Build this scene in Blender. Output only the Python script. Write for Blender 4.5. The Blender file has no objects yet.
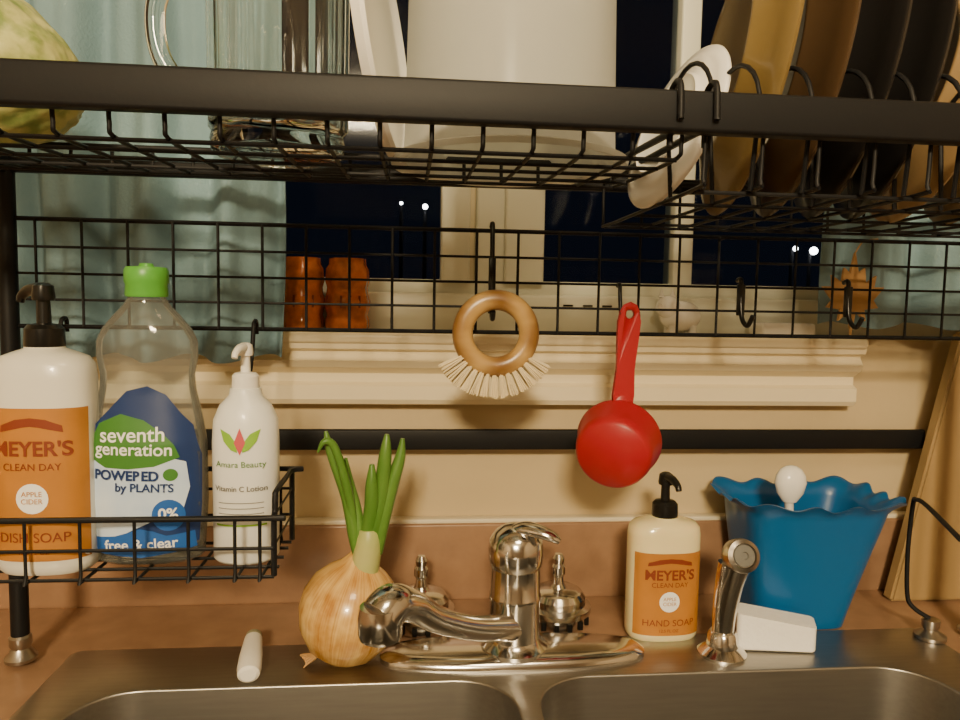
import bpy, bmesh, math, random
from mathutils import Vector, Matrix
random.seed(4)
C = bpy.context.scene.collection

# ---------------------------------------------------------------- materials
def mat(name, col, rough=0.5, metal=0.0, trans=0.0, ior=1.45, coat=0.0, sss=0.0, var=0.0, vscale=20.0,
        vcol=None, stretch=(1,1,1), bump=0.0, bscale=60.0, emit=None, es=0.0, spec=0.5):
    m = bpy.data.materials.new(name); m.use_nodes = True
    nt = m.node_tree; b = nt.nodes["Principled BSDF"]
    b.inputs["Base Color"].default_value = (*col, 1)
    b.inputs["Roughness"].default_value = rough
    b.inputs["Metallic"].default_value = metal
    b.inputs["Transmission Weight"].default_value = trans
    b.inputs["IOR"].default_value = ior
    b.inputs["Coat Weight"].default_value = coat
    b.inputs["Specular IOR Level"].default_value = spec
    if sss:
        b.inputs["Subsurface Weight"].default_value = sss
        b.inputs["Subsurface Scale"].default_value = 0.01
    if emit:
        b.inputs["Emission Color"].default_value = (*emit, 1)
        b.inputs["Emission Strength"].default_value = es
    if var > 0 or bump > 0:
        tc = nt.nodes.new("ShaderNodeTexCoord"); mp = nt.nodes.new("ShaderNodeMapping")
        mp.inputs["Scale"].default_value = stretch
        nt.links.new(tc.outputs["Object"], mp.inputs["Vector"])
    if var > 0:
        n = nt.nodes.new("ShaderNodeTexNoise"); n.inputs["Scale"].default_value = vscale
        n.inputs["Detail"].default_value = 5
        nt.links.new(mp.outputs[0], n.inputs["Vector"])
        r = nt.nodes.new("ShaderNodeValToRGB")
        wd_ = .28 if vcol is None or name != "gourd_skin" else .10
        r.color_ramp.elements[0].position = 0.5 - wd_; r.color_ramp.elements[1].position = 0.5 + wd_
        c2 = vcol if vcol else tuple(c * (1 - var) for c in col)
        r.color_ramp.elements[0].color = (*c2, 1); r.color_ramp.elements[1].color = (*col, 1)
        nt.links.new(n.outputs["Fac"], r.inputs[0]); nt.links.new(r.outputs[0], b.inputs["Base Color"])
    if bump > 0:
        n2 = nt.nodes.new("ShaderNodeTexNoise"); n2.inputs["Scale"].default_value = bscale
        nt.links.new(mp.outputs[0], n2.inputs["Vector"])
        bp = nt.nodes.new("ShaderNodeBump"); bp.inputs["Strength"].default_value = bump
        bp.inputs["Distance"].default_value = 0.002
        nt.links.new(n2.outputs["Fac"], bp.inputs["Height"]); nt.links.new(bp.outputs[0], b.inputs["Normal"])
    return m

def clear_mat(name, tint, gloss=0.15, haze=0.0, hazecol=(.8,.8,.8), rough=0.05):
    m = bpy.data.materials.new(name); m.use_nodes = True
    nt = m.node_tree; nt.nodes.clear()
    o = nt.nodes.new("ShaderNodeOutputMaterial")
    t = nt.nodes.new("ShaderNodeBsdfTransparent"); t.inputs[0].default_value = (*tint, 1)
    g = nt.nodes.new("ShaderNodeBsdfGlossy"); g.inputs["Roughness"].default_value = rough
    lw = nt.nodes.new("ShaderNodeLayerWeight"); lw.inputs[0].default_value = gloss
    mx = nt.nodes.new("ShaderNodeMixShader")
    nt.links.new(lw.outputs["Fresnel"], mx.inputs[0])
    nt.links.new(t.outputs[0], mx.inputs[1]); nt.links.new(g.outputs[0], mx.inputs[2])
    last = mx
    if haze > 0:
        d = nt.nodes.new("ShaderNodeBsdfDiffuse"); d.inputs[0].default_value = (*hazecol, 1)
        tr = nt.nodes.new("ShaderNodeBsdfTranslucent"); tr.inputs[0].default_value = (*hazecol, 1)
        a = nt.nodes.new("ShaderNodeMixShader"); a.inputs[0].default_value = 0.45
        nt.links.new(d.outputs[0], a.inputs[1]); nt.links.new(tr.outputs[0], a.inputs[2])
        m2 = nt.nodes.new("ShaderNodeMixShader"); m2.inputs[0].default_value = haze
        nt.links.new(mx.outputs[0], m2.inputs[1]); nt.links.new(a.outputs[0], m2.inputs[2]); last = m2
    nt.links.new(last.outputs[0], o.inputs[0])
    return m

M = {}
M['wall'] = mat("wall_paint", (.62,.50,.30), .42, bump=.15, bscale=90, var=.10, vscale=4)
M['room'] = mat("room_paint", (.50,.42,.31), .8)
M['ceil'] = mat("ceiling_paint", (.7,.64,.52), .9)
M['floor'] = mat("floor_vinyl", (.25,.15,.08), .5, var=.4, vscale=6)
M['trim'] = mat("trim_paint", (.84,.74,.51), .28)
M['vinyl'] = mat("window_vinyl", (.72,.73,.62), .4)
M['lam'] = mat("laminate_counter", (.36,.215,.125), .32, var=.3, vscale=35, vcol=(.25,.145,.085), bump=.05)
M['caulk'] = mat("caulk", (.76,.69,.52), .5)
M['cab'] = mat("cabinet_wood", (.30,.17,.07), .5, var=.3, vscale=8, stretch=(6,6,.6))
M['steel'] = mat("brushed_steel", (.42,.405,.38), .36, 1.0, var=.15, vscale=60, stretch=(.3,4,4), bump=.03, bscale=200)
M['chrome'] = mat("chrome", (.68,.67,.65), .15, 1.0)
M['chromeb'] = mat("chrome_brushed", (.45,.42,.38), .3, 1.0)
M['black'] = mat("black_powder_coat", (.007,.0075,.009), .5, spec=.3, bump=.03, bscale=400)
M['blackp'] = mat("black_plastic", (.006,.006,.006), .28)
M['curtain'] = mat("curtain_fabric", (.225,.365,.43), .9, var=.22, vscale=9, bump=.3, bscale=300)
M['glassw'] = clear_mat("window_glass", (.7,.75,.8), .16)
M['glass'] = mat("clear_glass", (.96,.98,.96), .02, trans=1.0, ior=1.47)
M['pet'] = clear_mat("clear_pet", (.88,.90,.90), .28, haze=.14, hazecol=(.72,.75,.72))
M['tub'] = clear_mat("frosted_plastic", (.82,.83,.80), .18, haze=.58, hazecol=(.84,.86,.84), rough=.22)
M['lid'] = mat("white_plastic", (.86,.85,.80), .35)
M['white'] = mat("white_ceramic", (.90,.90,.87), .25, coat=.3)
M['cream'] = mat("cream_soap", (.80,.70,.40), .20, coat=.4, sss=.2)
M['creamw'] = mat("cream_bottle", (.72,.71,.64), .28, coat=.3)
M['orange'] = mat("orange_label", (.48,.195,.025), .5, var=.22, vscale=30)
M['redbrown'] = mat("label_brown", (.20,.035,.01), .5)
M['lotion'] = mat("lotion_bottle", (.78,.80,.77), .35, coat=.2)
M['green'] = mat("green_cap", (.10,.38,.05), .35)
M['leafg'] = mat("label_green", (.05,.19,.03), .45)
M['limeg'] = mat("label_lime", (.22,.45,.03), .45)
M['pink'] = mat("label_rose", (.55,.08,.10), .45)
M['navy'] = mat("label_navy", (.012,.035,.14), .4)
M['blue'] = mat("label_blue", (.02,.11,.42), .4)
M['pale'] = mat("label_pale", (.70,.80,.92), .45, var=.3, vscale=22, vcol=(.42,.58,.85))
M['ltext'] = mat("label_white", (.88,.90,.90), .5)
M['dtext'] = mat("label_grey", (.15,.15,.14), .5)
M['red'] = mat("red_silicone", (.36,.010,.018), .38)
M['vase'] = mat("blue_plastic", (.008,.105,.31), .34, coat=.1)
M['sponge'] = mat("white_foam", (.90,.90,.88), .9, bump=.5, bscale=150)
M['bristle'] = mat("bristle_fibre", (.84,.73,.48), .7)
M['amber'] = mat("amber_glass", (.80,.21,.03), .2, coat=.5, var=.75, vscale=55)
M['tan'] = mat("tan_wood", (.45,.26,.10), .6)
M['gourd'] = mat("gourd_skin", (.55,.56,.22), .45, var=.6, vscale=55, vcol=(.22,.30,.08), bump=1.0, bscale=70)
M['ochre'] = mat("ochre_stoneware", (.24,.165,.055), .3, coat=.3, var=.15, vscale=12)
M['brown'] = mat("brown_stoneware", (.075,.045,.022), .3, coat=.3)
M['dark'] = mat("dark_stoneware", (.015,.014,.014), .3, coat=.3)
M['tanp'] = mat("tan_stoneware", (.42,.28,.13), .3, coat=.3)
M['glint'] = mat("glint_glow", (1,.9,.8), emit=(1,.9,.78), es=25)  # emission imitating warm room lights reflected in the window glass
M['ext'] = mat("night_ground", (.012,.012,.016), .9)

def wood(name, c1, c2, axis_stretch, scale=14, rough=.4, dist=5):
    m = bpy.data.materials.new(name); m.use_nodes = True
    nt = m.node_tree; b = nt.nodes["Principled BSDF"]; b.inputs["Roughness"].default_value = rough
    tc = nt.nodes.new("ShaderNodeTexCoord"); mp = nt.nodes.new("ShaderNodeMapping")
    mp.inputs["Scale"].default_value = axis_stretch
    w = nt.nodes.new("ShaderNodeTexWave"); w.inputs["Scale"].default_value = scale
    w.inputs["Distortion"].default_value = dist; w.inputs["Detail"].default_value = 3
    r = nt.nodes.new("ShaderNodeValToRGB")
    r.color_ramp.elements[0].color = (*c1, 1); r.color_ramp.elements[1].color = (*c2, 1)
    nt.links.new(tc.outputs["Object"], mp.inputs[0]); nt.links.new(mp.outputs[0], w.inputs[0])
    nt.links.new(w.outputs["Fac"], r.inputs[0]); nt.links.new(r.outputs[0], b.inputs["Base Color"])
    return m
M['board'] = wood("light_wood", (.30,.205,.09), (.35,.24,.11), (1,1,.12), 14)
M['bamboo'] = wood("bamboo", (.24,.12,.035), (.52,.33,.12), (.25,1,1), 30, .3, 3)

# ---------------------------------------------------------------- mesh helpers
def root(name, loc=(0,0,0)):
    e = bpy.data.objects.new(name, None); e.location = loc; e.empty_display_size = .02
    C.objects.link(e); return e

def finish(bm, name, m, parent=None, smooth=True, angle=40, recalc=True):
    if recalc: bmesh.ops.recalc_face_normals(bm, faces=bm.faces)
    me = bpy.data.meshes.new(name); bm.to_mesh(me); bm.free()
    if smooth:
        for p in me.polygons: p.use_smooth = True
        try: me.set_sharp_from_angle(angle=math.radians(angle))
        except Exception: pass
    if m: me.materials.append(m)
    o = bpy.data.objects.new(name, me); C.objects.link(o)
    if parent:
        o.parent = parent; o.matrix_parent_inverse = Matrix.Translation(parent.location).inverted()
    return o

def box(name, x0,x1,y0,y1,z0,z1, m, parent=None, bev=0.0, seg=3):
    bm = bmesh.new(); bmesh.ops.create_cube(bm, size=1)
    for v in bm.verts:
        v.co = Vector(((x0+x1)/2+v.co.x*(x1-x0), (y0+y1)/2+v.co.y*(y1-y0), (z0+z1)/2+v.co.z*(z1-z0)))
    if bev: bmesh.ops.bevel(bm, geom=list(bm.edges), offset=bev, segments=seg, affect='EDGES', profile=.5)
    return finish(bm, name, m, parent)

def lathe(name, prof, loc, m, parent=None, segs=48, sx=1, sy=1, rot=None, angle=35):
    bm = bmesh.new(); rings = []
    for r, z in prof:
        if r < 1e-6: rings.append([bm.verts.new((0,0,z))])
        else: rings.append([bm.verts.new((r*sx*math.cos(2*math.pi*i/segs), r*sy*math.sin(2*math.pi*i/segs), z)) for i in range(segs)])
    for a, b in zip(rings, rings[1:]):
        for i in range(segs):
            j = (i+1) % segs
            if len(a) == 1 and len(b) == 1: continue
            if len(a) == 1: bm.faces.new((a[0], b[i], b[j]))
            elif len(b) == 1: bm.faces.new((a[i], a[j], b[0]))
            else: bm.faces.new((a[i], a[j], b[j], b[i]))
    mt = Matrix.Translation(loc)
    if rot is not None: mt = mt @ rot
    bmesh.ops.transform(bm, matrix=mt, verts=bm.verts)
    return finish(bm, name, m, parent, angle=angle)

def smoothpts(pts, n=8):
    P = [Vector(p) for p in pts]; out = []
    for i in range(len(P)-1):
        p0 = P[max(i-1,0)]; p1 = P[i]; p2 = P[i+1]; p3 = P[min(i+2,len(P)-1)]
        for k in range(n):
            t = k/n
            out.append(.5*((2*p1)+(-p0+p2)*t+(2*p0-5*p1+4*p2-p3)*t*t+(-p0+3*p1-3*p2+p3)*t**3))
    out.append(P[-1]); return out

def sweep(bm, pts, radii, segs=8, flat=1.0):
    P = [Vector(p) for p in pts]; n = len(P); rings = []
    up = None
    for i in range(n):
        t = (P[min(i+1,n-1)]-P[max(i-1,0)]).normalized()
        if up is None:
            up = Vector((0,0,1)) if abs(t.z) < .9 else Vector((0,1,0))
        s = t.cross(up)
        if s.length < 1e-5: s = t.cross(Vector((1,0,0)))
        s.normalize(); u = s.cross(t).normalized(); up = u
        r = radii[i] if isinstance(radii,(list,tuple)) else radii
        rings.append([bm.verts.new(P[i]+s*r*math.cos(2*math.pi*k/segs)+u*r*flat*math.sin(2*math.pi*k/segs)) for k in range(segs)])
    for a,b in zip(rings,rings[1:]):
        for k in range(segs):
            j=(k+1)%segs; bm.faces.new((a[k],a[j],b[j],b[k]))
    bm.faces.new(rings[0]); bm.faces.new(rings[-1])

def wires(name, lines, r, m, parent=None, segs=6):
    bm = bmesh.new()
    for l in lines: sweep(bm, l, r, segs)
    return finish(bm, name, m, parent, angle=60)

def tube(name, pts, r, m, parent=None, segs=16, n=8, smooth=True, flat=1.0):
    bm = bmesh.new()
    if smooth:
        if isinstance(r,(list,tuple)):
            q = smoothpts([(a,0,0) for a in r], n); rr = [max(v.x,1e-4) for v in q]
        else: rr = r
        sweep(bm, smoothpts(pts,n), rr, segs, flat)
    else: sweep(bm, pts, r, segs, flat)
    return finish(bm, name, m, parent, angle=50)

def lerp_sec(secs, z):
    if z <= secs[0][0]: return secs[0][1:]
    for a,b in zip(secs, secs[1:]):
        if z <= b[0]:
            t = (z-a[0])/(b[0]-a[0]) if b[0] > a[0] else 0
            return tuple(a[k]+(b[k]-a[k])*t for k in (1,2,3))
    return secs[-1][1:]

def loft(name, secs, loc, m, parent, segs=64):
    bm = bmesh.new(); rings = []
    for z,A,B,n in secs:
        ring = []
        for i in range(segs):
            t = 2*math.pi*i/segs; c,s = math.cos(t), math.sin(t)
            ring.append(bm.verts.new((loc[0]+A*math.copysign(abs(c)**(2/n),c), loc[1]+B*math.copysign(abs(s)**(2/n),s), loc[2]+z)))
        rings.append(ring)
    for a,b in zip(rings,rings[1:]):
        for i in range(segs):
            j=(i+1)%segs; bm.faces.new((a[i],a[j],b[j],b[i]))
    bm.faces.new(rings[0]); bm.faces.new(rings[-1])
    return finish(bm, name, m, parent, angle=50)

def surf(secs, loc, dx, z, eps):
    A,B,n = lerp_sec(secs, z)
    q = min(abs(dx)/A, .995)
    return Vector((loc[0]+dx, loc[1]-B*(1-q**n)**(1/n)-eps, loc[2]+z))

def patch(name, secs, loc, outline, m, parent, eps=.0006, rings=14):
    cx = sum(p[0] for p in outline)/len(outline); cz = sum(p[1] for p in outline)/len(outline)
    dens = []
    for i in range(len(outline)):
        a = outline[i]; b = outline[(i+1)%len(outline)]
        for k in range(6): dens.append((a[0]+(b[0]-a[0])*k/6, a[1]+(b[1]-a[1])*k/6))
    bm = bmesh.new(); c = bm.verts.new(surf(secs,loc,cx,cz,eps)); prev=None; N=len(dens)
    for r in range(1,rings+1):
        f=r/rings; ring=[bm.verts.new(surf(secs,loc,cx+(p[0]-cx)*f,cz+(p[1]-cz)*f,eps)) for p in dens]
        for i in range(N):
            j=(i+1)%N
            if prev: bm.faces.new((prev[i],prev[j],ring[j],ring[i]))
            else: bm.faces.new((c,ring[i],ring[j]))
        prev=ring
    return finish(bm, name, m, parent)

def rect(x0,x1,z0,z1,n=6):
    o=[]
    for i in range(n): o.append((x0+(x1-x0)*i/n,z0))
    for i in range(n): o.append((x1,z0+(z1-z0)*i/n))
    for i in range(n): o.append((x1-(x1-x0)*i/n,z1))
    for i in range(n): o.append((x0,z1-(z1-z0)*i/n))
    return o
def oval(cx,cz,a,b,n=24,rot=0):
    o=[]
    for i in range(n):
        t=2*math.pi*i/n; x=a*math.cos(t); z=b*math.sin(t)
        o.append((cx+x*math.cos(rot)-z*math.sin(rot), cz+x*math.sin(rot)+z*math.cos(rot)))
    return o

def text(name, s, size, cx, cz, secs, loc, m, parent, eps=.0012, rot=0, bold=.0):
    cu = bpy.data.curves.new(name+"_c",'FONT'); cu.body=s; cu.size=size; cu.align_x='CENTER'; cu.align_y='CENTER'
    cu.offset = bold
    o = bpy.data.objects.new(name+"_t", cu); C.objects.link(o)
    bpy.context.view_layer.update()
    me = bpy.data.meshes.new_from_object(o.evaluated_get(bpy.context.evaluated_depsgraph_get()))
    bpy.data.objects.remove(o)
    for v in me.vertices:
        x = v.co.x*math.cos(rot)-v.co.y*math.sin(rot); z = v.co.x*math.sin(rot)+v.co.y*math.cos(rot)
        v.co = surf(secs, loc, cx+x, cz+z, eps)
    me.materials.clear(); me.materials.append(m)
    ob = bpy.data.objects.new(name, me); C.objects.link(ob)
    ob.parent = parent; ob.matrix_parent_inverse = Matrix.Translation(parent.location).inverted()
    return ob

# ---------------------------------------------------------------- room shell
WY = .87
WX0, WX1, WZ0, WZ1 = -.50, .74, .322, 1.15
e = root("wall_back")
box("wall_lower", -1.6,1.6, WY,WY+.12, -.9,WZ0, M['wall'], e)
box("wall_upper", -1.6,1.6, WY,WY+.12, WZ1,1.55, M['wall'], e)
box("wall_left_part", -1.6,WX0, WY,WY+.12, WZ0,WZ1, M['wall'], e)
box("wall_right_part", WX1,1.6, WY,WY+.12, WZ0,WZ1, M['wall'], e)
box("wall_left", -1.7,-1.6,-3.3,1.0,-.9,1.55,M['room'])
box("wall_right", 1.6,1.7,-3.3,1.0,-.9,1.55,M['room'])
box("wall_front", -1.6,1.6,-3.4,-3.3,-.9,1.55,M['room'])
box("floor", -1.7,1.7,-3.4,1.0,-1.0,-.9,M['floor'])
box("ceiling", -1.7,1.7,-3.4,1.0,1.55,1.65,M['ceil'])
box("exterior_ground", -12,16,1.2,22,-1.5,-1.4,M['ext'])

w = root("window_1")
fy0, fy1 = .905, .955
box("frame_bottom", WX0,WX1, fy0-.01,fy1, WZ0,.372, M['vinyl'], w, .004)
box("frame_bottom_step", WX0,WX1, fy0+.008,fy1, .370,.389, M['vinyl'], w, .003)
box("frame_top", WX0,WX1, fy0,fy1, WZ1-.05,WZ1, M['vinyl'], w, .004)
box("frame_left", WX0,WX0+.05, fy0,fy1, WZ0,WZ1, M['vinyl'], w, .004)
box("frame_right", WX1-.05,WX1, fy0,fy1, WZ0,WZ1, M['vinyl'], w, .004)
box("meeting_stile_a", .036,.072, fy0-.004,fy1-.01, .385,WZ1-.04, M['vinyl'], w, .003)
box("meeting_stile_b", .080,.118, fy0+.006,fy1, .385,WZ1-.04, M['vinyl'], w, .004)
box("meeting_stile_c", .116,.166, fy0-.002,fy1, .385,WZ1-.04, M['vinyl'], w, .004)
box("stile_groove", .070,.082, fy0+.018,fy1, .385,WZ1-.04, M['trim'], w)
box("mullion", .338,.364, fy0+.01,fy1, .385,WZ1-.04, M['vinyl'], w, .003)
box("cross_rail", .166,WX1-.04, fy0+.012,fy1, .60,.617, M['vinyl'], w, .003)
box("pane", WX0+.04,WX1-.04, .93,.934, .38,WZ1-.04, M['glassw'], w)
for i,x in enumerate((.19,.215,.24)): box("latch_%d"%i, x,x+.012, fy0-.013,fy0-.009, .358,.360, M['blackp'], w)

s = root("trim_1")
box("stool", -.56,.553, .822,.905, .312,.3255, M['trim'], s, .005)
prof = [(.87,.240),(.846,.240),(.842,.246),(.842,.262),(.850,.266),(.850,.276),(.836,.284),(.832,.292),(.838,.300),(.838,.303),(.828,.306),(.826,.314),(.87,.314)]
bm = bmesh.new(); L=[bm.verts.new((-.55,y,z)) for y,z in prof]; R=[bm.verts.new((.552,y,z)) for y,z in prof]
for i in range(len(prof)):
    j=(i+1)%len(prof); bm.faces.new((L[i],L[j],R[j],R[i]))
bm.faces.new(L); bm.faces.new(R)
finish(bm,"apron_moulding",M['trim'],s,angle=25)

k = root("kitchen_counter")
SX0,SX1,SY0,SY1 = -.335,.575,.18,.737
CX=1.595
box("top_back", -CX,CX, SY1-.002,WY-.001, -.04,0, M['lam'], k)
box("top_front", -CX,CX, .13,SY0+.002, -.04,0, M['lam'], k, .0)
box("top_left", -CX,SX0+.002, SY0+.002,SY1-.002, -.04,0, M['lam'], k)
box("top_right", SX1-.002,CX, SY0+.002,SY1-.002, -.04,0, M['lam'], k)
box("backsplash", -CX,CX, .850,WY-.001, -.001,.094, M['lam'], k, .003)
box("caulk_line", -CX,CX, .853,WY-.0005, .093,.099, M['caulk'], k, .002)
box("cabinet_front", -CX,CX, .16,.178, -.9,-.04, M['cab'], k)

def rbox(x0,x1,y0,y1,z0,z1,rv,rb):
    bm=bmesh.new(); bmesh.ops.create_cube(bm,size=1)
    for v in bm.verts: v.co=Vector(((x0+x1)/2+v.co.x*(x1-x0),(y0+y1)/2+v.co.y*(y1-y0),(z0+z1)/2+v.co.z*(z1-z0)))
    ed=[e for e in bm.edges if abs(e.verts[0].co.z-e.verts[1].co.z)>.01]
    bmesh.ops.bevel(bm,geom=ed,offset=rv,segments=10,affect='EDGES',profile=.5)
    if rb:
        ed=[e for e in bm.edges if max(e.verts[0].co.z,e.verts[1].co.z)<z0+1e-4]
        bmesh.ops.bevel(bm,geom=ed,offset=rb,segments=6,affect='EDGES',profile=.5)
    return bm
sink = finish(rbox(SX0,SX1,SY0,SY1,-.185,.004,.012,0),"kitchen_sink",M['steel'])
cuts=[]
for i,(a,b) in enumerate(((-.292,.098),(.118,.515))):
    c=finish(rbox(a,b,.24,.655,-.178,.05,.055,.02),"cut%d"%i,M['steel']); cuts.append(c)
    md=sink.modifiers.new("b%d"%i,'BOOLEAN'); md.operation='DIFFERENCE'; md.object=c; md.solver='EXACT'
bv=sink.modifiers.new("bev",'BEVEL'); bv.width=.004; bv.segments=3; bv.limit_method='ANGLE'; bv.angle_limit=math.radians(50)
bpy.context.view_layer.update()
me=bpy.data.meshes.new_from_object(sink.evaluated_get(bpy.context.evaluated_depsgraph_get()))
sink.modifiers.clear(); sink.data=me
for p in me.polygons: p.use_smooth=True
me.set_sharp_from_angle(angle=math.radians(35))
for c in cuts: bpy.data.objects.remove(c)
D = .004

# ---------------------------------------------------------------- curtains
def curtain(name,x0,x1,y,z0,z1,folds,amp,seed=0):
    bm=bmesh.new(); nx=120; nz=24; g=[]
    for j in range(nz+1):
        row=[]
        for i in range(nx+1):
            t=i/nx; z=z0+(z1-z0)*j/nz
            ph=folds*2*math.pi*t+.5*math.sin(5*t+seed)+.25*math.sin(z*9+seed)
            row.append(bm.verts.new((x0+(x1-x0)*t+.004*math.sin(z*12+t*9), y+amp*math.sin(ph)+amp*.4*math.sin(2.3*ph+seed), z+(.004*math.sin(ph) if j==0 else 0))))
        g.append(row)
    for j in range(nz):
        for i in range(nx): bm.faces.new((g[j][i],g[j][i+1],g[j+1][i+1],g[j+1][i]))
    o=finish(bm,name,M['curtain'],angle=180)
    md=o.modifiers.new("s",'SOLIDIFY'); md.thickness=.0015
    return o
curtain("curtain",-.56,-.138,.785,.297,1.2,5.5,.014)
curtain("curtain",.474,.80,.795,.342,1.2,4,.010,2)

# ---------------------------------------------------------------- dish rack
rk = root("dish_rack")
LX, RX, BY, FY = -.377, .625, .72, .447
for nm,x in (("leg_left",LX),("leg_right",RX)):
    tube(nm,[(x,BY,.018),(x,BY,.49)],.0082,M['black'],rk,smooth=False)
    lathe(nm+"_foot",[(0,0.0045),(.014,.0045),(.0145,.008),(.011,.012),(.0085,.017),(.010,.020),(.010,.028),(.0083,.030),(0,.030)],(x,BY,0),M['chromeb'],rk)
box("front_rail", LX-.03,RX+.03, FY-.006,FY+.006, .4680,.4935, M['black'], rk, .0025)
box("back_rail", LX,RX, BY-.005,BY+.005, .474,.488, M['black'], rk, .002)
for nm,x in (("side_l",LX),("side_r",RX)): box(nm,x-.006,x+.006,FY,BY,.474,.492,M['black'],rk,.002)
box("lower_brace", LX-.02,RX+.02, .838,.846, .187,.211, M['black'], rk, .002)
box("brace_l",LX-.019,LX-.011,BY,.842,.190,.208,M['black'],rk,.002)
for nm,x in (("standoff_l",-.36),("standoff_r",.61)): box(nm,x-.006,x+.006,.842,.8695,.192,.206,M['black'],rk,.001)
L=[]
zs=[.332,.3565,.381,.406,.431]
for z in zs: L.append([(LX,BY,z),(RX,BY,z)])
x=LX+.026
while x<RX: L.append([(x,BY-.002,.331),(x,BY-.002,.432)]); x+=.0415
wires("hanging_mesh",L,.0014,M['black'],rk)
wires("hanging_mesh_rim",[[(LX,BY,.331),(RX,BY,.331)],[(LX,BY,.432),(RX,BY,.432)]],.0021,M['black'],rk)
L=[]; bx0,bx1=-.37,.170
x=bx0
while x<bx1+.001:
    L.append(smoothpts([(x,.455,.474),(x,.456,.462),(x,.462,.456),(x,.52,.457),(x,.610,.461),(x,.620,.466),(x,.622,.480)],3)); x+=.0318
for y,z in ((.462,.4545),(.498,.4555),(.535,.457),(.572,.458),(.610,.460)): L.append([(bx0,y,z),(bx1,y,z)])
wires("basket_wires",L,.0015,M['black'],rk)
wires("basket_rim",[[(bx0,.622,.481),(bx1,.622,.481)],[(bx1,.455,.474),(bx1,.622,.481)],[(bx0,.455,.474),(bx0,.622,.481)]],.0025,M['black'],rk)
# right plate basket
PZ=.437
L=[]; px0,px1=.186,.61
x=px0
while x<px1+.001:
    L.append(smoothpts([(x,.455,.474),(x,.456,PZ+.006),(x,.462,PZ+.001),(x,.56,PZ),(x,.690,PZ),(x,.699,PZ+.005),(x,.70,.478)],3)); x+=.0385
for y in (.47,.53,.60,.665,.695): L.append([(px0,y,PZ-.001),(px1,y,PZ-.001)])
wires("plate_basket_wires",L,.0015,M['black'],rk)
wires("plate_basket_rim",[[(px0,.70,.480),(px1,.70,.480)],[(px0,.455,.474),(px0,.70,.480)]],.0025,M['black'],rk)
L=[]
for x in (.190,.222,.258,.300,.330,.366,.404):
    pts=[]
    for i in range(13):
        t=math.pi*i/12; pts.append((x+.004*math.cos(t),.495-.030*math.cos(t),.492+.034*math.sin(t)))
    L.append([(x,.465,PZ)]+pts+[(x,.525,PZ)])
wires("plate_dividers",L,.0017,M['black'],rk)
for i,x in enumerate((.163,.186)):
    wires("rail_clip_%d"%i,[smoothpts([(x,.456,.462),(x,.4565,.492),(x,.450,.499),(x,.441,.497),(x,.4385,.485),(x,.438,.475)],5)],.0022,M['black'],rk)
wires("side_wire",[smoothpts([(.49,.585,.157),(.530,.680,.160),(.542,.712,.158),(.546,.722,.150),(.545,.724,.10),(.546,.722,.05),(.551,.718,.036),(.566,.712,.026)],5)],.0024,M['black'],rk,8)
lathe("side_foot",[(0,.0045),(.016,.0045),(.016,.008),(.011,.011),(.007,.014),(.009,.018),(.009,.025),(0,.027)],(.568,.712,.0),M['chromeb'],rk)
hk=root("wall_hook",(0.079,.715,.40))
tube("hook",[(.079,.722,.436),(.079,.714,.436),(.079,.712,.40),(.079,.708,.352),(.079,.700,.345),(.079,.694,.352)],.0024,M['blackp'],hk)
box("hook_plate",.0755,.0825,.709,.713,.350,.405,M['blackp'],hk,.001)
for i,x in enumerate((.336,.452,.209)):
    h=root("wall_hook",(x,.715,.36))
    if i==2: tube("hook",[(x,.722,.380),(x,.714,.381),(x,.712,.37),(x,.706,.349),(x,.699,.347),(x,.695,.354)],.002,M['blackp'],h)
    else:
        tube("hook",[(x,.722,.388),(x,.714,.388),(x,.713,.37),(x,.709,.350),(x+.002,.700,.342),(x+.004,.693,.352)],.0024,M['blackp'],h)
        box("hook_plate",x-.004,x+.004,.711,.715,.352,.384,M['blackp'],h,.001)

# ---------------------------------------------------------------- soap basket
bk=root("wire_basket")
x0,x1,y0,y1=-.338,-.106,.564,.655; zf,zt=.1425,.190
L=[]
for x in (x0+.008,-.29,-.25,-.21,-.17,-.135,x1-.010): L.append(smoothpts([(x,y0,zt),(x,y0,zf+.004),(x,y0+.004,zf-.0015),(x,y1-.004,zf-.0015),(x,y1,zf+.004),(x,y1,zt)],2))
for y in (y0+.004,.590,.612,.635,y1-.004): L.append([(x0,y,zf-.001),(x1,y,zf-.001)])
for z in (zt,.166): L.append([(x0,y0,z),(x1,y0,z),(x1,y1,z),(x0,y1,z),(x0,y0,z)])
wires("wires",L,.0014,M['black'],bk)
wires("rim",[smoothpts([(x0,y0,zt),(x1-.008,y0,zt),(x1-.001,y0+.002,zt),(x1,y0+.008,zt+.002),(x1,y0+.010,zt+.014),(x1,y0+.018,zt+.018),(x1,y1-.01,zt+.018),(x1-.008,y1,zt+.018),(x0,y1,zt+.018)],4),[(x1,y0+.004,zf),(x1,y0+.004,zt)],[(x1,y1,zf),(x1,y1,zt+.018)]],.0024,M['black'],bk)
for nm,x in (("hanger_a",-.328),("hanger_b",-.151)):
    wires(nm,[smoothpts([(x,y1,zf),(x,y1,.22),(x,.700,.30),(x,.712,.332),(x,.716,.338),(x,.724,.338),(x,.725,.326)],4)],.0022,M['black'],bk)

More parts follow.
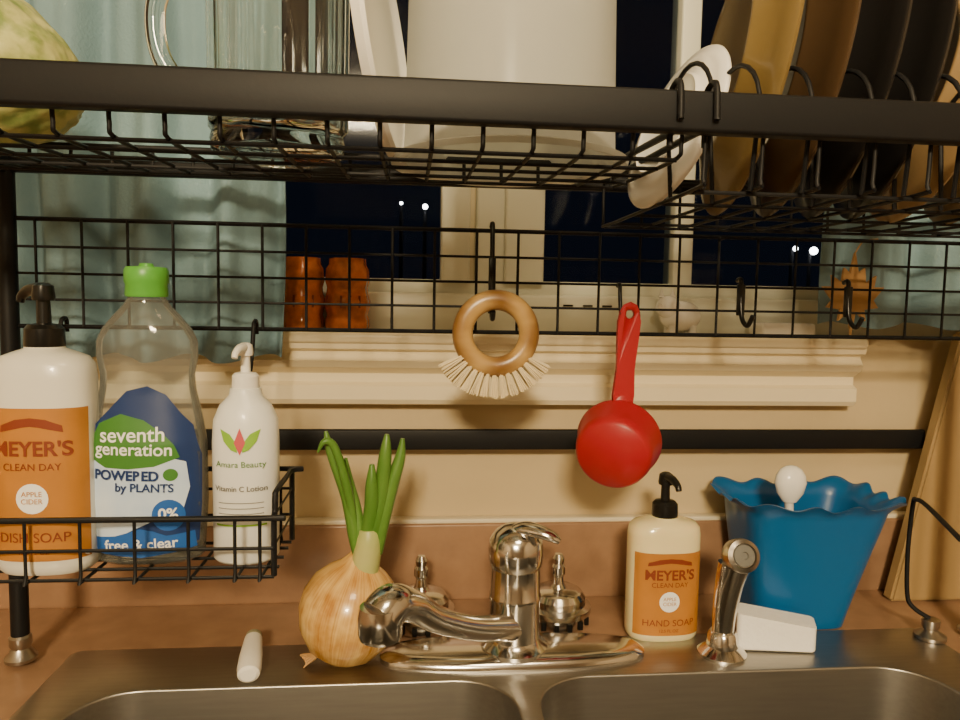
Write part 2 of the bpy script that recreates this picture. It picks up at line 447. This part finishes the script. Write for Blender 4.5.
def pump(parent,x,y,z,m,s=1.0,ang=-90):
    lathe("collar",[(0,0),(.0135*s,0),(.0140*s,.002*s),(.0135*s,.014*s),(.011*s,.017*s),(.005*s,.018*s),(.0045*s,.036*s),(0,.036*s)],(x,y,z),m,parent,32)
    lathe("head",[(0,0),(.0075*s,0),(.008*s,.003*s),(.007*s,.011*s),(.004*s,.013*s),(0,.0135*s)],(x,y,z+.035*s),m,parent,24)
    a=math.radians(ang); dx,dy=math.cos(a),math.sin(a)
    tube("nozzle",[(x,y,z+.043*s),(x+dx*.014*s,y+dy*.014*s,z+.043*s),(x+dx*.024*s,y+dy*.024*s,z+.039*s),(x+dx*.027*s,y+dy*.027*s,z+.034*s)],[.0055*s,.0045*s,.0036*s,.003*s],m,parent,12)

def soap_bottle(name,x,y,z,A,B,H,bodym,ps=1.0,ang=-90,labtop=.62,words=("MEYER'S","HAND SOAP"),lw=.92,ts=1.0):
    r=root(name,(x,y,z)); loc=(x,y,z)
    S=[(0,A*.90,B*.88,2.6),(.003,A*.97,B*.96,2.6),(.008,A,B,2.6),(H*.86,A,B,2.6),(H*.92,A*.97,B*.95,2.5),(H*.955,A*.86,B*.86,2.3),(H*.98,A*.55,B*.65,2.1),(H*.99,.014*ps,.014*ps,2),(H,.0135*ps,.0135*ps,2)]
    loft("body",S,loc,bodym,r)
    pump(r,x,y,z+H-.001,M['blackp'],ps,ang)
    lt=H*labtop
    patch("label",S,loc,rect(-A*lw,A*lw,H*.07,lt),M['orange'],r)
    patch("label_band",S,loc,[(-A*.62,lt*.86),(-A*.6,lt*.90),(-A*.3,lt*.935),(0,lt*.945),(A*.3,lt*.935),(A*.6,lt*.90),(A*.62,lt*.86),(A*.3,lt*.885),(0,lt*.895),(-A*.3,lt*.885)],M['redbrown'],r,.0009)
    text("label_name",words[0],H*.112*ts,0,lt*.76,S,loc,M['redbrown'],r,bold=.0004)
    text("label_sub","CLEAN DAY",H*.055*ts,0,lt*.655,S,loc,M['redbrown'],r)
    patch("label_disc",S,loc,oval(0,lt*.47,H*.083*ts,H*.083*ts),M['ltext'],r,.0009)
    text("label_scent","APPLE\nCIDER",H*.04*ts,0,lt*.475,S,loc,M['orange'],r,.0015)
    text("label_kind",words[1],H*.075*ts,0,lt*.235,S,loc,M['redbrown'],r)
    text("label_fl","12.5 FL OZ",H*.035*ts,0,lt*.15,S,loc,M['redbrown'],r)
    return r
soap_bottle("hand_soap_bottle",.275,.742,.002,.0390,.024,.133,M['cream'],1.0,-80,.74)
soap_bottle("dish_soap_bottle",-.2880,.599,.1425,.0370,.026,.178,M['creamw'],1.05,150,.74,("MEYER'S","DISH SOAP"),.97,.80)

r=root("dish_soap_bottle",(-.2150,.614,.1425)); loc=(-.2150,.614,.1425)
S=[(0,.036,.018,2.6),(.004,.043,.023,2.6),(.05,.0460,.025,2.6),(.10,.0455,.025,2.5),(.124,.0415,.022,2.4),(.142,.0375,.020,2.4),(.154,.0365,.020,2.4),(.170,.0395,.021,2.3),(.182,.0395,.021,2.2),(.192,.035,.020,2.2),(.203,.026,.017,2.1),(.211,.0185,.015,2),(.218,.0140,.0135,2),(.220,.0135,.0135,2)]
loft("body",S,loc,M['pet'],r)
lathe("cap",[(0,0),(.0160,0),(.0165,.002),(.0160,.010),(.0170,.012),(.0170,.021),(.0155,.024),(.006,.0245),(.005,.027),(0,.027)],(loc[0],loc[1],loc[2]+.218),M['green'],r,32)
navy=[(-.042,.100),(-.036,.116),(-.024,.128),(-.010,.143),(.006,.147),(.020,.140),(.030,.126),(.039,.115),(.0445,.09),(.0445,.05),(.042,.018),(0,.012),(-.041,.018),(-.0445,.05),(-.0445,.08)]
patch("label_back",S,loc,navy,M['navy'],r,.0005)
patch("label_white",S,loc,[(-.043,.024),(-.0445,.06),(-.043,.095),(-.020,.096),(.0,.093),(.02,.091),(.035,.086),(.0375,.065),(.033,.048),(.014,.040),(-.004,.032),(-.02,.024),(-.03,.020)],M['pale'],r,.0009)
patch("label_leaf",S,loc,[(-.037,.088),(-.039,.103),(-.032,.117),(-.014,.125),(.004,.120),(.018,.110),(.027,.100),(.031,.090),(.012,.083),(-.008,.081),(-.026,.082)],M['leafg'],r,.0013)
text("t1","seventh",.0165,-.005,.108,S,loc,M['ltext'],r,.0018,.02,.0002)
text("t2","generation",.0140,-.004,.0965,S,loc,M['ltext'],r,.0018,-.02,.0002)
text("t3","POWERED",.0108,-.010,.0755,S,loc,M['navy'],r,.0018,-.03,.0004)
text("t4","by PLANTS",.0095,.004,.0655,S,loc,M['navy'],r,.0018,-.03,.0002)
patch("disc_green",S,loc,oval(.024,.076,.0055,.005),M['leafg'],r,.0014)
patch("disc_blue",S,loc,oval(.022,.043,.0125,.013),M['blue'],r,.0014)
text("t5","0%",.0125,.022,.044,S,loc,M['ltext'],r,.0022,0,.0003)
patch("wave",S,loc,[(-.041,.012),(-.042,.024),(-.02,.026),(0,.032),(.01,.030),(.02,.026),(.04,.028),(.041,.014),(.0,.008)],M['blue'],r,.0011)
text("t6","free & clear",.0120,0,.019,S,loc,M['ltext'],r,.0016,.04,.0002)

r=root("lotion_bottle",(-.134,.612,.1425)); loc=(-.1365,.612,.1425)
S=[(0,.024,.020,2.2),(.003,.0265,.0225,2.2),(.10,.0270,.023,2.2),(.118,.026,.0225,2.1),(.130,.021,.019,2),(.138,.0135,.0135,2),(.144,.0125,.0125,2)]
loft("body",S,loc,M['lotion'],r)
pump(r,loc[0],loc[1],loc[2]+.143,M['lid'],.80,-100)
patch("leaf_l",S,loc,[(-.002,.094),(-.007,.096),(-.013,.103),(-.016,.113),(-.008,.109),(-.003,.102)],M['limeg'],r,.0009)
patch("leaf_c",S,loc,[(0,.092),(-.0045,.102),(0,.114),(.0045,.102)],M['pink'],r,.001)
patch("leaf_r",S,loc,[(.002,.094),(.007,.096),(.013,.103),(.016,.113),(.008,.109),(.003,.102)],M['limeg'],r,.0009)
text("t1","Amara Beauty",.0070,0,.084,S,loc,M['leafg'],r,.0012)
text("t2","Vitamin C Lotion",.0060,0,.064,S,loc,M['dtext'],r,.0012,0,.0001)
for i in range(3): patch("line_%d"%i,S,loc,rect(-.018,.018,.052-.0045*i,.0526-.0045*i),M['dtext'],r,.0008)
patch("band",S,loc,rect(-.020,.020,.033,.0345),M['limeg'],r,.0008)

# ---------------------------------------------------------------- onion
on=root("sprouting_onion",(-.061,.697,D))
def onion_mat():
    m=bpy.data.materials.new("onion_skin"); m.use_nodes=True; nt=m.node_tree; b=nt.nodes["Principled BSDF"]
    b.inputs["Roughness"].default_value=.25; b.inputs["Coat Weight"].default_value=.4
    tc=nt.nodes.new("ShaderNodeTexCoord"); sp=nt.nodes.new("ShaderNodeSeparateXYZ"); nt.links.new(tc.outputs["Object"],sp.inputs[0])
    at=nt.nodes.new("ShaderNodeMath"); at.operation='ARCTAN2'; nt.links.new(sp.outputs[1],at.inputs[0]); nt.links.new(sp.outputs[0],at.inputs[1])
    cb=nt.nodes.new("ShaderNodeCombineXYZ"); nt.links.new(at.outputs[0],cb.inputs[0]); nt.links.new(sp.outputs[2],cb.inputs[2])
    def nz(scale,det):
        mp=nt.nodes.new("ShaderNodeMapping"); mp.inputs["Scale"].default_value=scale; nt.links.new(cb.outputs[0],mp.inputs[0])
        n=nt.nodes.new("ShaderNodeTexNoise"); n.inputs["Scale"].default_value=1; n.inputs["Detail"].default_value=det; nt.links.new(mp.outputs[0],n.inputs[0]); return n
    n1=nz((22,1,10),4); n2=nz((2.2,1,45),3)
    ad=nt.nodes.new("ShaderNodeMath"); ad.operation='MULTIPLY_ADD'; ad.inputs[1].default_value=.4
    nt.links.new(n1.outputs[0],ad.inputs[0])
    ml=nt.nodes.new("ShaderNodeMath"); ml.operation='MULTIPLY'; ml.inputs[1].default_value=.6; nt.links.new(n2.outputs[0],ml.inputs[0]); nt.links.new(ml.outputs[0],ad.inputs[2])
    r=nt.nodes.new("ShaderNodeValToRGB"); r.color_ramp.elements[0].position=.38; r.color_ramp.elements[1].position=.62
    r.color_ramp.elements[0].color=(.44,.20,.035,1); r.color_ramp.elements[1].color=(.76,.50,.17,1)
    nt.links.new(ad.outputs[0],r.inputs[0]); nt.links.new(r.outputs[0],b.inputs["Base Color"]); return m
o=lathe("bulb",[(0,0),(.010,-.002),(.020,.002),(.035,.012),(.0460,.029),(.0500,.048),(.0480,.064),(.040,.080),(.028,.092),(.018,.099),(.012,.106),(.009,.111),(0,.111)],(0,0,0),onion_mat(),None,64,angle=180)
for v in o.data.vertices:
    a=math.atan2(v.co.y,v.co.x); v.co.x*=1+.010*math.sin(5*a)+.006*math.sin(3*a); v.co.y*=1+.010*math.sin(4*a+1)
o.location=(-.067,.697,D+.003); o.rotation_euler=(0,math.radians(11),0)
o.parent=on; o.matrix_parent_inverse=Matrix.Translation(on.location).inverted()
gm=mat("onion_shoot",(.06,.17,.02),.32,var=.5,vscale=18,vcol=(.13,.26,.05),stretch=(4,4,1))
pm=mat("onion_shoot_pale",(.30,.38,.10),.35,var=.5,vscale=20,vcol=(.50,.48,.20))
bx,by,bz=-.042,.692,.098
tube("stem",[(bx-.003,by,bz-.012),(bx,by,bz+.008),(bx+.003,by,bz+.030),(bx+.003,by,bz+.042)],[.014,.0140,.0130,.010],pm,on)
for i in range(6):
    tube("root_%d"%i,[(-.086,.690,D+.012),(-.095-.002*i,.684+.003*i,D+.007),(-.100+.002*i,.682+.003*i,D+.003)],[.0018,.0012,.0006],M['tan'],on,6,4)
for i,(ex,ey,ez,mx,mz,rr) in enumerate(((-.080,.690,.236,-.060,.172,.0060),(-.062,.700,.208,-.052,.160,.0055),(-.036,.685,.205,-.036,.160,.0076),(-.022,.690,.233,-.028,.172,.0076),(-.007,.695,.228,-.018,.180,.0068),(-.010,.702,.212,-.022,.160,.0064))):
    sx=bx+(i-2.0)*.0034
    tube("shoot_%d"%i,[(sx,by,bz+.018),(sx+(mx-sx)*.35,by,bz+.036),(mx,(by+ey)/2,mz),(ex*.75+mx*.25,ey,ez-.02),(ex,ey,ez)],[rr,rr*1.08,rr,rr*.8,rr*.3],gm,on,12)
tube("shoot_bent",[(bx-.01,by,bz+.04),(-.060,.685,.185),(-.071,.682,.222),(-.080,.679,.228),(-.086,.678,.218)],[.004,.0045,.004,.003,.001],gm,on,10)

# ---------------------------------------------------------------- faucet
f=root("kitchen_faucet",(.109,.70,D)); ch=M['chrome']
S=[(0,.135,.034,2.6),(.006,.135,.034,2.6),(.010,.128,.030,2.6),(.0125,.113,.025,2.4)]
loft("deck_plate",S,(.107,.700,D-.001),ch,f)
lathe("column",[(0,0),(.034,0),(.034,.004),(.028,.008),(.0255,.012),(.0255,.050),(.0262,.052),(.0262,.056),(.0252,.058),(.0250,.084),(.0262,.086),(.0275,.091),(.0280,.101),(.0265,.112),(.021,.120),(.012,.126),(0,.128)],(.107,.700,D+.009),ch,f,48,angle=30)
tube("lever",[(.104,.705,.129),(.114,.694,.137),(.127,.684,.1375),(.139,.678,.134),(.146,.676,.130)],[.014,.0125,.0105,.0085,.005],ch,f,16,8,True,.6)
tube("spout",[(.107,.690,.038),(.064,.650,.057),(.026,.612,.083),(.004,.588,.106),(-.013,.568,.1165),(-.0215,.560,.110)],[.014,.0120,.0118,.0135,.0170,.0178],ch,f,24,8)
lathe("spout_tip",[(0,0),(.013,0),(.0165,.002),(.0178,.006),(.0180,.020),(.0165,.028),(0,.030)],(-.0220,.560,.091),ch,f,32)
for i,(x,y) in enumerate(((.014,.780),(.168,.780))):
    q=root("sink_strainer",(x,y,0))
    lathe("basket",[(0,0),(.030,0),(.033,.003),(.033,.014),(.0375,.016),(.0375,.022),(.031,.024),(.031,.032),(.027,.038),(.021,.041),(.010,.042),(.007,.046),(.0055,.054),(.0080,.058),(.0080,.066),(.0058,.069),(.0070,.075),(.004,.080),(0,.0805)],(x,y,.0005),M['chrome'],q,40,angle=25)
    for k_ in range(14):
        a=2*math.pi*k_/14
        box("slot_%d"%k_,x+.0332*math.cos(a)-.0025,x+.0332*math.cos(a)+.0025,y+.0332*math.sin(a)-.0025,y+.0332*math.sin(a)+.0025,.004,.013,M['blackp'],q)
q=root("side_sprayer",(.322,.690,D))
lathe("base",[(0,0),(.024,0),(.0245,.003),(.020,.007),(.016,.010),(.0145,.022),(.0125,.025),(0,.026)],(.322,.690,D),ch,q)
tube("body",[(.322,.690,D+.02),(.323,.690,.050),(.326,.689,.078),(.330,.688,.098)],[.0105,.0120,.0140,.0160],ch,q,24)
R_=Matrix.Rotation(math.radians(72),4,'X')
lathe("head",[(0,-.016),(.012,-.014),(.0165,-.006),(.0175,.004),(.0165,.010),(.0125,.012),(.0115,.0095),(0,.0095)],(.333,.683,.110),M['chromeb'],q,32,rot=R_)
lathe("nozzle_face",[(0,.0),(.0112,0),(.0105,.0015),(.004,.002),(.0035,.0005),(0,.0005)],(.333,.683-.0093,.1132),M['dtext'],q,24,rot=R_)

# ---------------------------------------------------------------- flower pot
q=root("blue_flower_pot",(.445,.778,0)); bm=bmesh.new()
def pot(t,th,ins=0.0):
    e_=t**1.1; fl=max(0,(t-.90)/.10)**1.5
    A=.053+(.031)*e_+.014*fl; B=.040+(.018)*e_+.008*fl
    A-=ins; B-=ins
    c,s_=math.cos(th),math.sin(th); n=5
    rr=1/((abs(c)**n+abs(s_)**n)**(1/n))
    w_=math.cos(14*th)
    sc=max(0,(t-.75)/.25)**2*.022*w_
    z=.002+.146*t+ (max(0,(t-.86)/.14)**1.0)*(.0032*w_+.004*(2*abs(c*s_))**2 - .003*fl)
    return Vector((.442+.014*t+A*rr*c*(1+sc),.782+B*rr*s_*(1+sc),z))
N=196; rings=[]
for k_ in range(33): rings.append([bm.verts.new(pot(k_/32,2*math.pi*i/N)) for i in range(N)])
for k_ in range(32,-1,-1): rings.append([bm.verts.new(pot(k_/32,2*math.pi*i/N,.003)+Vector((0,0,.004 if k_==0 else 0))) for i in range(N)])
for a,b in zip(rings,rings[1:]):
    for i in range(N):
        j=(i+1)%N; bm.faces.new((a[i],a[j],b[j],b[i]))
bm.faces.new(rings[0]); bm.faces.new(rings[-1])
finish(bm,"pot",M['vase'],q,angle=50)
sp=root("white_spoon",(.425,.76,.1))
lathe("bowl",[(0,-.022),(.008,-.020),(.015,-.010),(.0180,.002),(.0165,.010),(.012,.017),(.006,.0205),(0,.0215)],(.425,.758,.164),M['white'],sp,32,sy=.7)
tube("handle",[(.425,.760,.146),(.434,.768,.09),(.440,.775,.012)],[.005,.004,.004],M['white'],sp,10)

# sponge
q=rbox(-.041,.041,-.020,.020,0,.031,.006,.003)
for v in q.verts:
    v.co.z*=(1-.50*(v.co.x/.047)*.5) ; v.co.x+=.006*math.sin(v.co.y*60); v.co.z+=.0020*math.sin(v.co.x*90+v.co.y*70)*(v.co.z>.01)
bmesh.ops.transform(q,matrix=Matrix.Translation((.388,.707,D+.001))@Matrix.Rotation(math.radians(-8),4,'Z'),verts=q.verts)
finish(q,"melamine_sponge",M['sponge'])

# small white stick on the sink rim
q=root("white_plastic_stick",(-.146,.70,D))
tl=Matrix.Rotation(math.radians(8),4,'Z')@Matrix.Rotation(math.radians(-86),4,'X')
lathe("tube",[(0,0),(.0070,.0005),(.0100,.003),(.0112,.012),(.0108,.034),(.0094,.054),(.0086,.066),(0,.067)],(-.1460,.655,D+.0105),M['lid'],q,24,sy=.85,rot=tl)
lathe("tip",[(0,.066),(.0084,.066),(.0078,.073),(.005,.0765),(0,.077)],(-.1460,.655,D+.0105),mat("tip_green",(.38,.38,.25),.5),q,24,sy=.85,rot=tl)

# ---------------------------------------------------------------- dish brush
q=root("dish_brush",(.081,.70,.332))
bm=bmesh.new(); NR=72; NT=16
rs=[]
for i in range(NR):
    a=2*math.pi*i/NR; ring=[]
    for j in range(NT):
        b_=2*math.pi*j/NT; rr=.0325+.0100*math.copysign(abs(math.cos(b_))**.8,math.cos(b_)); yy=.0085*math.sin(b_)
        ring.append(bm.verts.new((.082+rr*math.cos(a),.695+yy,.331+rr*math.sin(a))))
    rs.append(ring)
for i in range(NR):
    for j in range(NT):
        bm.faces.new((rs[i][j],rs[(i+1)%NR][j],rs[(i+1)%NR][(j+1)%NT],rs[i][(j+1)%NT]))
finish(bm,"wood_ring",M['bamboo'],q,angle=180)
bm=bmesh.new()
for i in range(13):
    a=math.radians(-90+(-54+108*i/12))
    for j in range(60):
        yy=random.uniform(-.006,.006); da=random.uniform(-.055,.055); l=.0620+random.uniform(-.0015,.0015)
        cx,cz=.081,.331
        r0=.038; a0=a+da*.7; ca=-math.pi/2+(a+math.pi/2)*1.04+da*1.25
        p0=Vector((cx+r0*math.cos(a0),.695+yy,cz+r0*math.sin(a0))); p1=Vector((cx+l*math.cos(ca),.695+yy*1.5,cz+l*math.sin(ca)))
        sweep(bm,[p0,p1],.00060,4)
finish(bm,"bristles",M['bristle'],q,smooth=False)

# ---------------------------------------------------------------- red measuring cup
q=root("red_measuring_cup",(.21,.69,.23))
RX90=Matrix.Rotation(math.radians(90),4,'X')
tl=Matrix.Rotation(math.radians(-26),4,'Z')@Matrix.Rotation(math.radians(14),4,'X')@Matrix.Rotation(math.radians(90),4,'X')
lathe("cup",[(.0385,.002),(.0415,0),(.0420,.002),(.0405,.005),(.0375,.028),(.0355,.036),(.0320,.040),(0,.0405),(0,.0375),(.0315,.037),(.0345,.030),(.0385,.002)],(.207,.692,.228),M['red'],q,64,rot=tl,angle=50)
bm=bmesh.new()
ws=[(.262,.0115),(.275,.0090),(.30,.0088),(.33,.0105),(.347,.0112),(.356,.0100),(.363,.0065),(.366,.0)]
Lp=[(.2065-w_+ (z-.262)*.05,z-.002) for z,w_ in ws]; Rp=[(.2065+w_+(z-.262)*.05,z-.002) for z,w_ in reversed(ws[:-1])]
pts=Lp+Rp
fr=[bm.verts.new((x,.682,z)) for x,z in pts]; bkv=[bm.verts.new((x,.688,z)) for x,z in pts]
for i in range(len(pts)):
    j=(i+1)%len(pts); bm.faces.new((fr[i],fr[j],bkv[j],bkv[i]))
bm.faces.new(fr); bm.faces.new(bkv)
bmesh.ops.bevel(bm,geom=[e for e in bm.edges if abs(e.verts[0].co.y-e.verts[1].co.y)<1e-5],offset=.0015,segments=2,affect='EDGES')
h=finish(bm,"handle",M['red'],q,angle=50)
cb_=lathe("cutter",[(0,-.02),(.0045,-.02),(.0045,.02),(0,.02)],(.211,.685,.352),M['red'],None,24,rot=RX90)
md=h.modifiers.new("b",'BOOLEAN'); md.operation='DIFFERENCE'; md.object=cb_; md.solver='EXACT'
bpy.context.view_layer.update()
me=bpy.data.meshes.new_from_object(h.evaluated_get(bpy.context.evaluated_depsgraph_get())); h.modifiers.clear(); h.data=me
bpy.data.objects.remove(cb_)
tube("handle_root",[(.2070,.685,.272),(.2065,.683,.262),(.2060,.678,.252)],[.0090,.0115,.014],M['red'],q,16,6,True,.35)

# ---------------------------------------------------------------- shelf contents
q=root("plastic_container",(.078,.558,.466))
prof=[(.089,.000),(.090,.004),(.084,.006),(.0835,.004),(.0800,.006),(.0790,.03),(.0755,.20),(.0735,.212),(.066,.217),(0,.218),(0,.2155),(.065,.2145),(.072,.208),(.0775,.03),(.0785,.003),(.089,.0)]
lathe("tub",prof,(.073,.556,.463),M['tub'],q,72,angle=40)
q=root("plastic_lid",(-.03,.55,.46))
R2=Matrix.Rotation(math.radians(83),4,'Y')
lathe("lid",[(0,0),(.078,0),(.080,.001),(.083,.006),(.085,.006),(.086,.003),(.084,-.003),(.079,-.004),(0,-.003)],(-.024,.548,.549),M['lid'],q,64,rot=Matrix.Rotation(math.radians(-9),4,'Z')@R2)
q=root("glass_mug",(-.10,.555,.463))
gx,gy,gz=-.098,.552,.464
prof=[(0,0),(.044,0),(.047,.003),(.048,.010),(.0465,.016),(.049,.020),(.050,.13),(.052,.155),(.0525,.158),(.0505,.160),(.0485,.156),(.0465,.13),(.0455,.024),(.040,.016),(0,.013)]
o=lathe("body",prof,(gx,gy,gz),M['glass'],q,96,angle=180)
for v in o.data.vertices:
    zz=v.co.z-gz; rr_=math.hypot(v.co.x-gx,v.co.y-gy)
    if rr_>.0475 and .015<zz<.14:
        a=math.atan2(v.co.y-gy,v.co.x-gx); s_=1+.025*math.cos(12*a); v.co.x=gx+(v.co.x-gx)*s_; v.co.y=gy+(v.co.y-gy)*s_
tube("handle",[(gx-.046,gy-.005,gz+.045),(gx-.066,gy-.008,gz+.048),(gx-.080,gy-.01,gz+.068),(gx-.082,gy-.01,gz+.10),(gx-.070,gy-.008,gz+.122),(gx-.047,gy-.005,gz+.128)],.0070,M['glass'],q,16)
# gourd
bm=bmesh.new(); bmesh.ops.create_icosphere(bm,subdivisions=5,radius=1)
for v in bm.verts:
    n=v.co.normalized(); a=math.atan2(n.z,n.y)
    k_=1+.03*abs(math.sin(5*a))*(1-n.x*n.x)+.02*math.sin(17*n.x+9*a)*math.cos(13*n.y)
    v.co=Vector((n.x*.090*k_,n.y*.062*k_,n.z*.056*k_))
bmesh.ops.transform(bm,matrix=Matrix.Translation((-.326,.560,.530))@Matrix.Rotation(math.radians(22),4,'Y'),verts=bm.verts)
finish(bm,"green_gourd",M['gourd'],None,angle=180)
def plate(name,x,y,zb,R,m,lean,yaw,dish=.018):
    prof=[(0,.002),(R*.55,.002),(R*.60,0),(R*.62,.001),(R*.64,.004),(R*.86,dish*.75),(R*.985,dish),(R,dish+.002),(R*.985,dish+.004),(R*.85,dish*.75+.005),(R*.62,.008),(0,.007)]
    ro=Matrix.Rotation(math.radians(yaw),4,'Z')@Matrix.Rotation(math.radians(90+lean),4,'Y')
    return lathe(name,prof,(x,y,zb+R*math.cos(math.radians(lean))),m,None,72,rot=ro,angle=60)
plate("saucer",.195,.560,PZ+.003,.066,M['white'],19,8,.008)
plate("dinner_plate",.252,.590,PZ+.003,.120,M['ochre'],8,-9)
plate("dinner_plate",.296,.590,PZ+.003,.118,M['brown'],8,-11)
plate("dinner_plate",.336,.590,PZ+.003,.118,M['dark'],8,-13)
plate("dinner_plate",.372,.590,PZ+.003,.115,M['dark'],8,-14)
plate("dinner_plate",.418,.590,PZ+.003,.112,M['tanp'],13,-11)
plate("dinner_plate",.470,.590,PZ+.003,.112,M['ochre'],13,-15)

# ---------------------------------------------------------------- sill objects
def jar(x):
    q=root("amber_jar",(x,.862,.3255)); s=1.08
    o=lathe("glass",[(0,0),(.021*s,0),(.0235*s,.004),(.0235*s,.012),(.0215*s,.018),(.0235*s,.026),(.0245*s,.034),(.0220*s,.044),(.0215*s,.050),(.0235*s,.058),(.0225*s,.072),(.0195*s,.077),(.0195*s,.084),(0,.084)],(x,.866,.3255),M['amber'],q,48,angle=60)
    for v in o.data.vertices:
        a=math.atan2(v.co.y-.866,v.co.x-x); s_=1+.035*math.sin(8*a)
        v.co.x=x+(v.co.x-x)*s_; v.co.y=.866+(v.co.y-.866)*s_
    for i in range(6):
        a=-math.pi/2+(i-2.5)*.45
        box("relief_%d"%i,x+.0245*math.cos(a)-.0012,x+.0245*math.cos(a)+.0012,.866+.0245*math.sin(a)-.0012,.866+.0245*math.sin(a)+.0012,.352,.366,M['redbrown'],q)
jar(-.128); jar(-.075)
q=root("pig_figurine",(.33,.86,.3255)); px,py,pz=.331,.866,.3255
def ell(nm,x,y,z,a,b,c,m,par):
    bm=bmesh.new(); bmesh.ops.create_uvsphere(bm,u_segments=24,v_segments=16,radius=1)
    for v in bm.verts: v.co=Vector((x+v.co.x*a,y+v.co.y*b,z+v.co.z*c))
    return finish(bm,nm,m,par,angle=180)
ell("body",px,py,pz+.023,.026,.017,.019,M['white'],q)
ell("head",px-.018,py-.006,pz+.034,.0150,.013,.014,M['white'],q)
lathe("snout",[(0,0),(.006,0),(.0055,.006),(0,.006)],(px-.029,py-.012,pz+.031),M['white'],q,20,rot=Matrix.Rotation(math.radians(-60),4,'Y'))
for i,(a,b) in enumerate(((-.012,-.007),(.014,-.007),(-.012,.008),(.014,.008))): lathe("leg_%d"%i,[(0,0),(.005,0),(.005,.012),(0,.013)],(px+a,py+b,pz),M['white'],q,16)
for i,a in enumerate((-.026,-.012)): lathe("ear_%d"%i,[(0,-.002),(.004,0),(0,.010)],(px+a,py-.004,pz+.046),M['white'],q,12)
box("soap_dish",.425,.493,.838,.878,.3258,.3425,M['white'],None,.004)
q=root("leaf_ornament",(.50,.84,.3255)); bm=bmesh.new()
lf=[(0,-.045),(.004,-.020),(.016,-.030),(.014,-.018),(.030,-.016),(.024,-.008),(.036,.006),(.024,.006),(.026,.018),(.014,.010),(.012,.026),(.005,.020),(0,.042),(-.005,.020),(-.012,.026),(-.014,.010),(-.026,.018),(-.024,.006),(-.036,.006),(-.024,-.008),(-.030,-.016),(-.014,-.018),(-.016,-.030),(-.004,-.020)]
a_=[bm.verts.new((.488+x*1.0,.760,.379+z*1.05)) for x,z in lf]; b_=[bm.verts.new((.488+x*1.0,.764,.379+z*1.05)) for x,z in lf]
for i in range(len(lf)):
    j=(i+1)%len(lf); bm.faces.new((a_[i],a_[j],b_[j],b_[i]))
bm.faces.new(a_); bm.faces.new(b_); finish(bm,"leaf",M['tan'],q,smooth=False)
wires("hanging_loop",[smoothpts([(.488,.762,.422),(.488,.748,.434),(.488,.724,.4345)],5)],.0008,M['tan'],q)

# ---------------------------------------------------------------- cutting board
bm=bmesh.new()
pts=[(.593,.001),(.90,.001),(.90,.34),(.664,.335)]
a_=[bm.verts.new((x,.812,z)) for x,z in pts]; b_=[bm.verts.new((x,.830,z)) for x,z in pts]
for i in range(4):
    j=(i+1)%4; bm.faces.new((a_[i],a_[j],b_[j],b_[i]))
bm.faces.new(a_); bm.faces.new(b_)
bmesh.ops.bevel(bm,geom=list(bm.edges),offset=.003,segments=3,affect='EDGES')
finish(bm,"wooden_cutting_board",M['board'])

for x,y,z,r_ in ((.14,8,1.40,.03),(-.12,8,1.43,.018),(4.62,8,1.03,.045),(4.40,8,1.05,.03)):  # added glowing balls beyond the pane, standing in for reflections in the glass
    q=root("pane_glint",(x,y,z)); ell("bulb",x,y,z,r_,r_,r_,M['glint'],q)
    lathe("glint_post",[(0,0),(.03,0),(.02,z+1.4),(0,z+1.4)],(x,y+.08,-1.4),M['ext'],q,12)

# ---------------------------------------------------------------- lights
def area(name,loc,tgt,size,power,col,sy=None):
    l=bpy.data.lights.new(name,'AREA'); l.shape='RECTANGLE'; l.size=size; l.size_y=sy or size; l.energy=power; l.color=col
    o=bpy.data.objects.new(name,l); o.location=loc
    o.rotation_euler=(Vector(tgt)-Vector(loc)).to_track_quat('-Z','Y').to_euler(); C.objects.link(o); return o
area("fill_light",(-.30,-2.2,1.50),(-.1,.5,.2),.40,162,(1,.78,.47))
area("fill_light",(.2,-.4,1.52),(.1,.7,.2),.45,18,(1,.78,.47))  # added weak fill from above, only evens out the main light
wd=bpy.data.worlds.new("night"); bpy.context.scene.world=wd; wd.use_nodes=True
wd.node_tree.nodes["Background"].inputs[0].default_value=(.010,.013,.022,1)
wd.node_tree.nodes["Background"].inputs[1].default_value=.45

# ---------------------------------------------------------------- camera
p=math.radians(4.5);wy=math.radians(5.5);rl=math.radians(1.0)
def yawv(v): return Vector((v.x*math.cos(wy)+v.y*math.sin(wy),-v.x*math.sin(wy)+v.y*math.cos(wy),v.z))
F=yawv(Vector((0,math.cos(p),-math.sin(p)))); U=yawv(Vector((0,math.sin(p),math.cos(p)))); Rr=yawv(Vector((1,0,0)))
X=Rr*math.cos(rl)+U*math.sin(rl); Y_=-Rr*math.sin(rl)+U*math.cos(rl); Z_=-F
cm=bpy.data.cameras.new("camera"); cm.sensor_width=36; cm.lens=721/960*36; cm.clip_start=.02
co=bpy.data.objects.new("camera",cm); C.objects.link(co)
co.matrix_world=Matrix(((X.x,Y_.x,Z_.x,0),(X.y,Y_.y,Z_.y,0),(X.z,Y_.z,Z_.z,.36),(0,0,0,1)))
bpy.context.scene.camera=co
